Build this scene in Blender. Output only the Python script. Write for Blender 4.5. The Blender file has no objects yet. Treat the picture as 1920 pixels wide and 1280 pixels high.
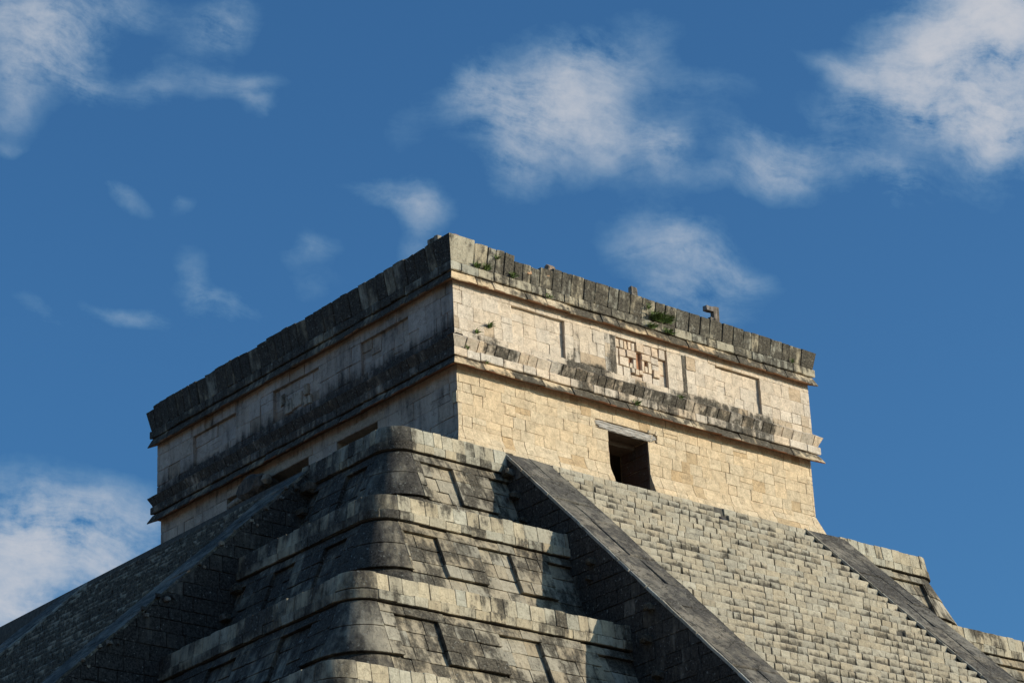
import bpy, bmesh, math, random
from math import sin, cos, pi, radians, exp, sqrt, atan2
from mathutils import Vector, Matrix, noise

# ------------------------------------------------------------------ camera, sky, sun, exposure
sc = bpy.context.scene
COL = sc.collection
CAM_POS = Vector((-37.115, -45.630, 1.70))
CAM_YAW, CAM_PITCH, CAM_ROLL = 0.70632, 0.40699, -0.04820
cy_, sy_, cp_, sp_ = cos(CAM_YAW), sin(CAM_YAW), cos(CAM_PITCH), sin(CAM_PITCH)
FWD = Vector((sy_ * cp_, cy_ * cp_, sp_))
r_ = Vector((cy_, -sy_, 0.0)); u_ = r_.cross(FWD)
RGT = r_ * cos(CAM_ROLL) + u_ * sin(CAM_ROLL)
UPV = -r_ * sin(CAM_ROLL) + u_ * cos(CAM_ROLL)
cam_d = bpy.data.cameras.new("camera"); cam = bpy.data.objects.new("camera", cam_d); COL.objects.link(cam)
cam_d.sensor_fit = 'HORIZONTAL'; cam_d.sensor_width = 36.0; cam_d.lens = 5073.45 / 1920 * 36
cam_d.clip_start = 0.5; cam_d.clip_end = 12000
cam.matrix_world = Matrix(((RGT.x, UPV.x, -FWD.x, CAM_POS.x), (RGT.y, UPV.y, -FWD.y, CAM_POS.y),
                           (RGT.z, UPV.z, -FWD.z, CAM_POS.z), (0, 0, 0, 1)))
sc.camera = cam

SUN_EL, SUN_AZ = radians(17.0), radians(136.5)            # azimuth from +Y towards +X
SUN_DIR = Vector((sin(SUN_AZ) * cos(SUN_EL), cos(SUN_AZ) * cos(SUN_EL), sin(SUN_EL)))
sun_d = bpy.data.lights.new("sun", 'SUN'); sun = bpy.data.objects.new("sun", sun_d); COL.objects.link(sun)
sun_d.energy = 5.0; sun_d.angle = radians(0.53); sun_d.color = (1.0, 0.885, 0.715)
sun.rotation_euler = (-SUN_DIR).to_track_quat('-Z', 'Y').to_euler(); sun.location = (20, -40, 60)

sc.view_settings.view_transform = 'Standard'; sc.view_settings.look = 'None'
sc.view_settings.exposure = 0.0; sc.view_settings.gamma = 1.0; sc.view_settings.use_curve_mapping = False

# cloud banks: azimuth, elevation (deg), half sizes (mrad), tilt (deg), density
CLOUDS = [(41.38, 28.24, 22.7, 14.8, -8, 1.0), (42.97, 29.05, 19.7, 10.8, 11, .62), (40.56, 27.32, 11.8, 13.8, -13, .55),
 (43.11, 27.47, 21.7, 9.9, -29, .5), (44.3, 27.22, 8.9, 7.9, -5, .55), (44.97, 28.35, 25.6, 9.9, -5, .22), (39.87, 28.75, 10.8, 7.9, 17, .5),
 (52.39, 28.15, 21.7, 29.6, -8, 1.25), (50.04, 28.32, 15.8, 15.8, 13, .85), (51.41, 29.16, 21.7, 13.8, -8, .85), (50.78, 27.34, 25.6, 11.8, -28, .62),
 (52.22, 26.94, 11.8, 8.9, -8, .75), (48.56, 28.65, 13.8, 4.3, -22, .35), (46.85, 26.85, 17.7, 8.3, -16, .62), (46.92, 26.39, 11.8, 4.3, -26, .35),
 (49.16, 26.29, 21.7, 8.9, -32, .42), (49.71, 25.73, 4.9, 7.9, -17, .3), (45.91, 26.31, 25.6, 4.3, -10, .28), (48.33, 27.72, 11.8, 7.9, -6, .28),
 (44.45, 25.35, 21.7, 8.9, -19, .45), (44.66, 24.83, 21.7, 5.5, -17, .5), (44.6, 24.15, 17.7, 7.5, -19, .6), (45.87, 24.51, 11.8, 5.5, -25, .25),
 (29.17, 29.95, 23.7, 14.8, 3, .85), (28.85, 28.61, 11.8, 13.8, 3, .5), (29.94, 29.54, 13.8, 11.8, 2, .5), (30.84, 28.79, 10.8, 5.9, -8, .5),
 (31.56, 30.47, 17.7, 5.9, 2, .4), (33.87, 30.23, 12.8, 7.9, 30, .55), (33.87, 28.96, 13.8, 5.1, -5, .42), (34.31, 28.46, 6.3, 5.1, 0, .42),
 (32.35, 28.94, 7.9, 11.8, -29, .28), (37.93, 26.46, 16.8, 5.9, -17, .42), (38.47, 25.88, 5.9, 11.8, -12, .32), (31.69, 26.42, 9.9, 2.8, -24, .3),
 (32.86, 26.33, 4.9, 3.5, -20, .18), (35.78, 25.6, 9.9, 6.3, -1, .3), (33.18, 24.93, 5.9, 10.8, 25, .28), (33.73, 24.37, 13.8, 4.9, -10, .4),
 (31.66, 24.08, 13.8, 3.9, -7, .38), (29.62, 23.76, 11.8, 4.9, -34, .25), (36.08, 24.8, 11.8, 5.9, -1, .15), (38.17, 27.91, 7.9, 11.8, -2, .12),
 (28.89, 27.4, 7.9, 2.8, 3, .2), (29.74, 19.54, 29.6, 14.8, -14, .8), (30.68, 18.99, 25.6, 17.7, -20, .7), (29.2, 18.43, 21.7, 17.7, 1, .6),
 (29.05, 17.76, 11.8, 8.9, 1, 1.0), (31.84, 19.89, 21.7, 9.9, -10, .35), (49.06, 19.22, 11.8, 2.8, 9, .14), (44.59, 29.84, 11.8, 7.9, -5, .15)]

world = bpy.data.worlds.new("World"); sc.world = world; world.use_nodes = True
world.cycles.sampling_method = 'NONE'
wt = world.node_tree; wt.nodes.clear()
def N(t, kind, **kw):
    n = t.nodes.new(kind)
    for k, v in kw.items():
        setattr(n, k, v)
    return n
def math_node(t, op, a, b=None, c=None, clamp=False):
    n = N(t, 'ShaderNodeMath', operation=op, use_clamp=clamp)
    for i, v in enumerate((a, b, c)):
        if v is None: continue
        if isinstance(v, (int, float)): n.inputs[i].default_value = v
        else: t.links.new(v, n.inputs[i])
    return n.outputs[0]
def map_range(t, v, a, b, c=0.0, d=1.0, smooth=True):
    n = N(t, 'ShaderNodeMapRange', interpolation_type='SMOOTHSTEP' if smooth else 'LINEAR', clamp=True)
    t.links.new(v, n.inputs['Value'])
    for k, x in zip(('From Min', 'From Max', 'To Min', 'To Max'), (a, b, c, d)): n.inputs[k].default_value = x
    return n.outputs['Result']
def noise_node(t, vec, scale, detail=4.0, rough=0.55, dist=0.0):
    n = N(t, 'ShaderNodeTexNoise', noise_dimensions='3D')
    t.links.new(vec, n.inputs['Vector'])
    n.inputs['Scale'].default_value = scale; n.inputs['Detail'].default_value = detail
    n.inputs['Roughness'].default_value = rough; n.inputs['Distortion'].default_value = dist
    return n.outputs['Fac']
def mix_col(t, fac, a, b, mode='MIX'):
    n = N(t, 'ShaderNodeMix', data_type='RGBA', blend_type=mode)
    for i, v in ((0, fac), (6, a), (7, b)):
        if isinstance(v, (int, float)): n.inputs[i].default_value = v
        elif isinstance(v, tuple): n.inputs[i].default_value = (*v, 1.0) if len(v) == 3 else v
        else: t.links.new(v, n.inputs[i])
    return n.outputs[2]
def build_sky():
    t = wt
    sky = N(t, 'ShaderNodeTexSky', sky_type='NISHITA')
    sky.sun_disc = False; sky.sun_elevation = SUN_EL; sky.sun_rotation = SUN_AZ
    sky.altitude = 0.0; sky.air_density = 1.0; sky.dust_density = 2.0; sky.ozone_density = 6.5
    tc = N(t, 'ShaderNodeTexCoord'); d = tc.outputs['Generated']
    # warp the direction a little so the banks have ragged edges
    nz = N(t, 'ShaderNodeTexNoise'); nz.inputs['Scale'].default_value = 20; nz.inputs['Detail'].default_value = 5; nz.inputs['Roughness'].default_value = .5
    t.links.new(d, nz.inputs['Vector'])
    w1 = N(t, 'ShaderNodeVectorMath', operation='SUBTRACT'); t.links.new(nz.outputs['Color'], w1.inputs[0]); w1.inputs[1].default_value = (.5, .5, .5)
    w2 = N(t, 'ShaderNodeVectorMath', operation='SCALE'); t.links.new(w1.outputs[0], w2.inputs[0]); w2.inputs['Scale'].default_value = .030
    w3 = N(t, 'ShaderNodeVectorMath', operation='ADD'); t.links.new(d, w3.inputs[0]); t.links.new(w2.outputs[0], w3.inputs[1])
    dw = w3.outputs[0]
    total = None
    for az, el, a, b, tilt, amp in CLOUDS:
        az, el, tilt = radians(az), radians(el), radians(tilt)
        c = Vector((sin(az) * cos(el), cos(az) * cos(el), sin(el)))
        e = Vector((cos(az), -sin(az), 0)); n = e.cross(c)
        if n.z < 0: n = -n
        va = (e * cos(tilt) + n * sin(tilt)) / (a / 1000); vb = (-e * sin(tilt) + n * cos(tilt)) / (b / 1000)
        dots = []
        for v in (va, vb):
            q = N(t, 'ShaderNodeVectorMath', operation='DOT_PRODUCT'); t.links.new(dw, q.inputs[0]); q.inputs[1].default_value = v
            dots.append(q.outputs['Value'])
        r2 = math_node(t, 'MULTIPLY_ADD', dots[0], dots[0], math_node(t, 'MULTIPLY', dots[1], dots[1]))
        g = math_node(t, 'MULTIPLY', math_node(t, 'POWER', 0.42, r2), amp)
        total = g if total is None else math_node(t, 'ADD', total, g)
    # the same kind of scattered cloud over the rest of the sky
    q = N(t, 'ShaderNodeVectorMath', operation='DOT_PRODUCT'); t.links.new(d, q.inputs[0]); q.inputs[1].default_value = FWD
    away = map_range(t, q.outputs['Value'], 0.945, 0.97, 1.0, 0.0)
    gen = map_range(t, noise_node(t, d, 5.0, 3, .5), .53, .70, 0, .8)
    total = math_node(t, 'MULTIPLY_ADD', gen, away, total)
    puff = noise_node(t, d, 30, 9, .66, .0)
    az0, el0, tl = radians(41), radians(25), radians(-14)
    e0 = Vector((cos(az0), -sin(az0), 0)); c0 = Vector((sin(az0) * cos(el0), cos(az0) * cos(el0), sin(el0))); n0 = c0.cross(e0) * -1
    if n0.z < 0: n0 = -n0
    cmb = N(t, 'ShaderNodeCombineXYZ')
    for i_, (v_, k_) in enumerate(((e0 * cos(tl) + n0 * sin(tl), 20.), (n0 * cos(tl) - e0 * sin(tl), 62.), (c0, 20.))):
        q = N(t, 'ShaderNodeVectorMath', operation='DOT_PRODUCT'); t.links.new(dw, q.inputs[0]); q.inputs[1].default_value = v_ * k_
        t.links.new(q.outputs['Value'], cmb.inputs[i_])
    wisp = noise_node(t, cmb.outputs[0], 1.0, 9, .66, .0)
    fine = math_node(t, 'MULTIPLY_ADD', wisp, .5, math_node(t, 'MULTIPLY', puff, .5))
    fmod = map_range(t, fine, .37, .65, .06, 1.42, False)
    thick = math_node(t, 'MAXIMUM', math_node(t, 'SUBTRACT', math_node(t, 'MULTIPLY', total, fmod), .075), 0.0)
    dens = math_node(t, 'MULTIPLY', math_node(t, 'SUBTRACT', 1.0, math_node(t, 'POWER', 0.20, thick)), .96)
    cloud = mix_col(t, dens, (1.5, 3.1, 4.5), (4.95, 4.9, 5.1))
    tint = mix_col(t, 1.0, sky.outputs[0], (0.77, 1.09, 1.12), 'MULTIPLY')
    col = mix_col(t, dens, tint, cloud)
    bg = N(t, 'ShaderNodeBackground'); bg.inputs['Strength'].default_value = 0.128
    t.links.new(col, bg.inputs['Color'])
    out = N(t, 'ShaderNodeOutputWorld'); t.links.new(bg.outputs[0], out.inputs[0])
build_sky()

# ------------------------------------------------------------------ materials
def stone_material(name, streak=(6.0, 6.0, 0.9), lich_dark=(.020, .0185, .016), lich_pale=(.098, .086, .066), bump=.55, pit=.4, gain=2.3, crk=.26, lo=.40, hi=.72):
    m = bpy.data.materials.new(name); m.use_nodes = True; t = m.node_tree; t.nodes.clear()
    geo = N(t, 'ShaderNodeNewGeometry'); pos = geo.outputs['Position']
    at = N(t, 'ShaderNodeAttribute', attribute_name='Col')
    mp = N(t, 'ShaderNodeVectorMath', operation='MULTIPLY'); t.links.new(pos, mp.inputs[0]); mp.inputs[1].default_value = streak
    big = noise_node(t, pos, 1.7, 6, .65); mid = noise_node(t, pos, 6.0, 6, .66, .3); stk = noise_node(t, mp.outputs[0], 1.0, 6, .62)
    fin = noise_node(t, pos, 21, 5, .7)
    L = math_node(t, 'MULTIPLY_ADD', stk, .42, math_node(t, 'MULTIPLY_ADD', mid, .36, math_node(t, 'MULTIPLY', big, .22)))
    L = math_node(t, 'MULTIPLY_ADD', math_node(t, 'SUBTRACT', L, .5), gain, .5)
    L = math_node(t, 'MULTIPLY_ADD', math_node(t, 'SUBTRACT', at.outputs['Alpha'], .5), .85, L)
    L = math_node(t, 'MULTIPLY_ADD', math_node(t, 'SUBTRACT', fin, .5), .55, L)
    f = map_range(t, L, lo, hi, 0, .94)
    v1 = map_range(t, mid, .25, .75, .70, 1.22, False); v2 = map_range(t, fin, .28, .72, .76, 1.18, False)
    val = math_node(t, 'MULTIPLY', v1, v2)
    cm = N(t, 'ShaderNodeVectorMath', operation='SCALE'); t.links.new(at.outputs['Color'], cm.inputs[0]); t.links.new(val, cm.inputs['Scale'])
    lic = mix_col(t, map_range(t, fin, .38, .62), lich_dark, lich_pale)
    col = mix_col(t, f, cm.outputs[0], lic)
    ck = noise_node(t, pos, 1.9, 5, .62, .4)
    crack = map_range(t, math_node(t, 'ABSOLUTE', math_node(t, 'SUBTRACT', ck, .5)), .004, .012, crk, 0.)
    col = mix_col(t, crack, col, (.03, .026, .02))
    # pale crustose lichen specks
    sp = noise_node(t, pos, 13, 3, .6)
    spk = math_node(t, 'MULTIPLY', map_range(t, sp, .62, .70), math_node(t, 'MULTIPLY', at.outputs['Alpha'], .5))
    col = mix_col(t, spk, col, (.36, .36, .32))
    vor = N(t, 'ShaderNodeTexVoronoi'); t.links.new(pos, vor.inputs['Vector']); vor.inputs['Scale'].default_value = 16
    pits = map_range(t, vor.outputs['Distance'], .0, .28)
    h = math_node(t, 'MULTIPLY_ADD', math_node(t, 'SUBTRACT', mid, math_node(t, 'MULTIPLY', crack, .6)), 1.0, math_node(t, 'MULTIPLY_ADD', fin, .45, math_node(t, 'MULTIPLY', pits, pit * .3)))
    bp = N(t, 'ShaderNodeBump'); bp.inputs['Strength'].default_value = bump; bp.inputs['Distance'].default_value = .03
    t.links.new(h, bp.inputs['Height'])
    b = N(t, 'ShaderNodeBsdfPrincipled'); t.links.new(col, b.inputs['Base Color']); b.inputs['Roughness'].default_value = .95
    b.inputs['Specular IOR Level'].default_value = .15
    t.links.new(bp.outputs[0], b.inputs['Normal'])
    o = N(t, 'ShaderNodeOutputMaterial'); t.links.new(b.outputs[0], o.inputs[0])
    return m
STONE = stone_material('weathered_limestone')
STAIR = stone_material('worn_step_stone', streak=(3.0, 3.0, 3.0), bump=.8, pit=.9, gain=1.9, crk=.2)
SHADE_CRUST = stone_material('shade_darkened_crust_limestone', lich_dark=(.009, .0085, .009), lich_pale=(.060, .055, .050), gain=2.0, crk=.3, lo=.28, hi=.86)  # lichen crust made blacker than elsewhere to paint in the shadowed sides' shade
RAMP = stone_material('lichened_ramp_plaster', streak=(3.0, 1.7, 1.7), lich_dark=(.032, .030, .028), lich_pale=(.095, .088, .078), bump=.9, gain=2.4, crk=.8)
def plain_material(name, col, rough=.9, scale=20, var=.35, bump=.4, stretch=(1, 1, 1)):
    m = bpy.data.materials.new(name); m.use_nodes = True; t = m.node_tree; t.nodes.clear()
    geo = N(t, 'ShaderNodeNewGeometry')
    mp = N(t, 'ShaderNodeVectorMath', operation='MULTIPLY'); t.links.new(geo.outputs['Position'], mp.inputs[0]); mp.inputs[1].default_value = stretch
    n = noise_node(t, mp.outputs[0], scale, 5, .6)
    v = map_range(t, n, .3, .7, 1 - var, 1 + var, False)
    cm = N(t, 'ShaderNodeVectorMath', operation='SCALE'); cm.inputs[0].default_value = col; t.links.new(v, cm.inputs['Scale'])
    bp = N(t, 'ShaderNodeBump'); bp.inputs['Strength'].default_value = bump; bp.inputs['Distance'].default_value = .02; t.links.new(n, bp.inputs['Height'])
    b = N(t, 'ShaderNodeBsdfPrincipled'); t.links.new(cm.outputs[0], b.inputs['Base Color']); b.inputs['Roughness'].default_value = rough
    b.inputs['Specular IOR Level'].default_value = .2; t.links.new(bp.outputs[0], b.inputs['Normal'])
    o = N(t, 'ShaderNodeOutputMaterial'); t.links.new(b.outputs[0], o.inputs[0])
    return m
MORTAR = plain_material('old_mortar_core', (.38, .30, .205), scale=14, bump=.8)
DARKCORE = plain_material('lichened_core', (.085, .078, .066), scale=9, bump=.9)
WOOD = plain_material('weathered_wood', (.40, .375, .34), scale=9, var=.55, bump=1.0, stretch=(.6, 6, 9))
WOODD = plain_material('dark_wood', (.16, .12, .085), scale=9, var=.4, bump=.6, stretch=(.6, 6, 9))
LEAF = plain_material('green_leaf', (.10, .15, .038), rough=.7, scale=30, var=.5, bump=0)
FEATHER = plain_material('dark_feather', (.022, .020, .030), rough=.5, scale=60, var=.4, bump=.2)
BEAK = plain_material('beak_horn', (.05, .045, .04), rough=.5)
GRASS = plain_material('dry_lawn', (.30, .215, .135), scale=1.5, var=.5, bump=.5)

# ------------------------------------------------------------------ object helpers
rng = random.Random(7)
WLOC = {}
def register(o, parent, w):
    WLOC[o] = Vector(w)
    if parent is not None:
        o.parent = parent; o.location = Vector(w) - WLOC[parent]
    else:
        o.location = w
    COL.objects.link(o)
    return o
def thing(name, label, cat, w, group=None):
    o = bpy.data.objects.new(name, None); o.empty_display_size = .3
    register(o, None, w); o['label'] = label; o['category'] = cat
    if group: o['group'] = group
    return o
class MB:
    """collects vertices, faces and per-corner colours"""
    def __init__(self): self.v = []; self.f = []; self.c = []
    def add(self, vs, fs, rgb, lich=None, under=None):
        k = len(self.v); vs = [Vector(p) for p in vs]; self.v += vs
        al = [max(0., min(1., lich(p))) if callable(lich) else (lich or 0.) for p in vs]
        for f in fs:
            col = rgb; damp = 1.0
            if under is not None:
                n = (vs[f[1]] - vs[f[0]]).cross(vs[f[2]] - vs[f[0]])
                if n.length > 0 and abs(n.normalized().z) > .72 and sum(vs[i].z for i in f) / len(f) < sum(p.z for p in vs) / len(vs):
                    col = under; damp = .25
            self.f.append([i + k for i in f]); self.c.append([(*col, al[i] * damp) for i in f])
    def build(self, name, mat, parent, w=None, smooth=False):
        if not self.v: return None
        if w is None: w = sum(self.v, Vector()) / len(self.v)
        w = Vector(w)
        me = bpy.data.meshes.new(name); me.from_pydata([tuple(p - w) for p in self.v], [], self.f)
        bm = bmesh.new(); bm.from_mesh(me); bmesh.ops.recalc_face_normals(bm, faces=bm.faces[:]); 
        flat = None
        bm.to_mesh(me); bm.free()
        at = me.color_attributes.new('Col', 'FLOAT_COLOR', 'CORNER')
        # recalc may flip loops: colour by vertex inside each face
        buf = []
        for p, fv, fc in zip(me.polygons, self.f, self.c):
            look = dict(zip(fv, fc))
            for i in p.vertices: buf.extend(look[i])
        at.data.foreach_set('color', buf)
        if smooth: me.polygons.foreach_set('use_smooth', [True] * len(me.polygons))
        me.materials.append(mat)
        o = bpy.data.objects.new(name, me); register(o, parent, w)
        return o
def box(mb, x0, x1, y0, y1, z0, z1, rgb=(.2, .16, .11), lich=.2):
    vs = [(x, y, z) for z in (z0, z1) for y in (y0, y1) for x in (x0, x1)]
    mb.add(vs, [(0, 1, 3, 2), (4, 5, 7, 6), (0, 1, 5, 4), (2, 3, 7, 6), (0, 2, 6, 4), (1, 3, 7, 5)], rgb, lich)
def poly_stone(mb, S, pts, n0, depth, ch, rgb, lich, jit=.006, tilt=.006, sub=True, under=None, chu=None):
    cu = sum(p[0] for p in pts) / len(pts); cv = sum(p[1] for p in pts) / len(pts)
    w = max(p[0] for p in pts) - min(p[0] for p in pts); h = max(p[1] for p in pts) - min(p[1] for p in pts)
    P = []
    for i, p in enumerate(pts):
        q = pts[(i + 1) % len(pts)]
        P.append((p[0] + rng.uniform(-jit, jit), p[1] + rng.uniform(-jit, jit)))
        if sub:
            s = rng.uniform(.35, .65)
            P.append((p[0] + (q[0] - p[0]) * s + rng.uniform(-jit, jit), p[1] + (q[1] - p[1]) * s + rng.uniform(-jit, jit)))
    tu, tv = rng.uniform(-tilt, tilt) / max(w, .1), rng.uniform(-tilt, tilt) / max(h, .1)
    k = len(P); cx_ = chu if chu is not None else ch; ku = 1 - 2 * cx_ / max(w, 3 * cx_); kv = 1 - 2 * ch / max(h, 3 * ch)
    vs = []
    for (u, v) in P:
        a, b = cu + (u - cu) * ku, cv + (v - cv) * kv
        vs.append(S(a, b, n0 + (a - cu) * tu + (b - cv) * tv + rng.uniform(-.3, .3) * jit))
    for (u, v) in P: vs.append(S(u, v, n0 - ch * 1.1 + rng.uniform(-.5, .1) * jit))
    for (u, v) in P: vs.append(S(u, v, n0 - depth))
    fs = [list(range(k))]
    for i in range(k):
        j = (i + 1) % k
        fs.append((i, j, k + j, k + i)); fs.append((k + i, k + j, 2 * k + j, 2 * k + i))
    mb.add(vs, fs, rgb, lich, under)
def bar_stone(mb, S, u0, u1, prof, rgb, lich, ch=.012, mids=0, m0=False, m1=False, jit=.005, shift=.006, under=None):
    """prism of the profile [(n, v)...] run along u; ends mitred or chamfered"""
    cn = sum(p[0] for p in prof) / len(prof); cv = sum(p[1] for p in prof) / len(prof)
    us = [u0, u0 + ch] + [u0 + (u1 - u0) * (i + 1) / (mids + 1) for i in range(mids)] + [u1 - ch, u1]
    dn, dv = rng.uniform(-shift, shift), rng.uniform(-shift, shift)
    vs = []; k = len(prof)
    for si, u in enumerate(us):
        for n, v in prof:
            uu, nn, vv = u, n + dn, v + dv
            end = si in (0, len(us) - 1)
            mit = (m0 and si <= 1) or (m1 and si >= len(us) - 2)
            if mit: uu = u - n if si <= 1 else u + n
            elif end:
                nn += (cn - n) * min(.5, ch / .12); vv += (cv - v) * min(.5, ch / .12)
            if not mit: nn += rng.uniform(-jit, jit); vv += rng.uniform(-jit, jit)
            vs.append(S(uu, vv, nn))
    fs = []
    for s in range(len(us) - 1):
        for i in range(k):
            j = (i + 1) % k
            fs.append((s * k + i, s * k + j, (s + 1) * k + j, (s + 1) * k + i))
    fs.append(list(range(k))); fs.append([(len(us) - 1) * k + i for i in range(k)])
    mb.add(vs, fs, rgb, lich, under)
def tone(base, lo=.84, hi=1.12, warm=.06):
    b = rng.uniform(lo, hi); w = rng.uniform(-warm, warm)
    return (base[0] * b * (1 + w), base[1] * b, base[2] * b * (1 - w * 1.3))
def cuts(u0, u1, wmin, wmax):
    out = [u0]; u = u0
    while True:
        w = rng.uniform(wmin, wmax)
        if u1 - (u + w) < wmin * .75: break
        u += w; out.append(u)
    out.append(u1)
    return out
def minus(iv, holes):
    res = [iv]
    for a, b in holes:
        nxt = []
        for s, e in res:
            if b <= s or a >= e: nxt.append((s, e)); continue
            if a - s > .03: nxt.append((s, a))
            if e - b > .03: nxt.append((b, e))
        res = nxt
    return res
def sm(a, b, x):
    t = max(0., min(1., (x - a) / (b - a))); return t * t * (3 - 2 * t)
def nz(p, s, o=0.): return noise.noise(Vector(p) * s + Vector((o, o * 1.7, -o)))

W1, W2 = 12.468, 13.471              # plan of the temple's cornice tips
WALL_C = (.595, .472, .312); FRZ_C = (.60, .505, .39); PAR_C = (.46, .415, .31); STEP_C = (.405, .360, .272)
LIP_C = (.445, .395, .29); TER_C = (.37, .322, .238); RED_C = (.30, .135, .07); ORG_C = (.58, .34, .19)

def S_lit(u, v, n): return (u, -n, v)
def S_dark(u, v, n): return (-n, u, v)

# ------------------------------------------------------------------ ground
g = MB(); g.add([(-6000, -6000, 0), (6000, -6000, 0), (6000, 6000, 0), (-6000, 6000, 0)], [(0, 1, 2, 3)], (.06, .08, .03))
go = g.build('ground', GRASS, None, (0, 0, 0)); go['kind'] = 'structure'; go['label'] = 'flat dry lawn around the pyramid'

# ------------------------------------------------------------------ stepped pyramid
TH = 2.6
ZK = [24 - TH * k for k in range(9)]
OY = [1.24, 3.22, 5.05, 6.95, 8.9, 10.85, 12.8, 14.75, 16.7]
OX = [2.90, 4.86, 6.85, 8.80, 10.75, 12.7, 14.65, 16.6, 18.55]
XR = [14.80 + 1.95 * k for k in range(9)]; YF = [16.7 + 1.95 * k for k in range(9)]
RAD = .52
X1, X2, RW = 0.371, 10.146, 1.407      # outer edge of left ramp, inner edge of right ramp, ramp width (sunlit flight)
Y1, Y2 = 1.84, 11.69                   # the same for the shadowed flight
RISE = .276; KN = 1.08                 # riser; run/rise of the shadowed flight
def base_n(v): return -.055 + .39 * (v - .6)
pyr = thing('stepped_pyramid', 'huge stepped limestone pyramid of rounded terraces with recessed panels, carrying the temple', 'pyramid', (6, 7, 0))
def ring(k, n, z, m=8):
    o = []
    for (cx, cyy, a0) in ((XR[k] - RAD, -OY[k] + RAD, -90), (XR[k] - RAD, YF[k] - RAD, 0), (-OX[k] + RAD, YF[k] - RAD, 90), (-OX[k] + RAD, -OY[k] + RAD, 180)):
        for i in range(m + 1):
            a = radians(a0 + 90 * i / m); o.append((cx + (RAD + n) * cos(a), cyy + (RAD + n) * sin(a), z))
    return o
TIER = []
for k in range(9):
    mb = MB(); z = ZK[k]
    prof = [(base_n(TH) - .04, z - TH), (base_n(.62) - .04, z - .62), (base_n(.62) - .05, z - .57), (.05, z - .57), (.05, z - .37), (.0, z - .37), (-.04, z - .03)]
    vs = []; fs = []
    for n_, zz in prof: vs += ring(k, n_, zz)
    m = len(vs) // len(prof)
    for s in range(len(prof) - 1):
        for i in range(m):
            j = (i + 1) % m; fs.append((s * m + i, s * m + j, (s + 1) * m + j, (s + 1) * m + i))
    fs.append([(len(prof) - 1) * m + i for i in range(m)])
    mb.add(vs, fs, (.14, .12, .09), .4)
    TIER.append(mb.build('terrace', DARKCORE, pyr, (6, 7, z - TH)))

def tier_path(k):
    Ld = Y1 + .3 - (-OY[k] + RAD); A = RAD * pi / 2; Ll = X1 + .25 - (-OX[k] + RAD)
    def S(u, v, n):
        z = ZK[k] - v
        if u < Ld: return (-OX[k] - n, Y1 + .3 - u, z)
        if u < Ld + A:
            a = pi + (u - Ld) / RAD
            return (-OX[k] + RAD + (RAD + n) * cos(a), -OY[k] + RAD + (RAD + n) * sin(a), z)
        return (-OX[k] + RAD + (u - Ld - A), -OY[k] - n, z)
    return S, Ld, A, Ll
def lich_ter(amount):
    def f(p):
        p = Vector(p); lit = sm(-.2, .25, 0)  # constant
        return amount + .40 * nz(p, 1.0, 3.1) + .34 * nz(p, 2.3, 9.0)
    return f
LIT_RECESS = {0: [(-2.2, -1.28), (-.235, .6)], 1: [(-4.27, -3.36), (-2.28, -1.37), (-.33, .6)],
              2: [(-6.0, -4.87), (-3.33, -2.22), (-.65, .6)], 3: [(-7.95, -6.75), (-5.05, -3.95), (-2.3, -1.2), (.3, .6)], 4: [(-9.9, -8.7), (-7., -5.9), (-4.2, -3.1), (-1.4, -.3)]}
DARK_RECESS = {0: [(-.49, .31), (1.35, 2.2)], 1: [(-2.31, -1.5), (-.43, .40), (1.45, 2.2)], 2: [(-3.76, -2.69), (-1.1, -.05), (1.3, 2.2)],
               3: [(-5.6, -4.5), (-2.9, -1.8), (-.2, .9)], 4: [(-7.5, -6.4), (-4.8, -3.7), (-2.1, -1.)]}
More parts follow.
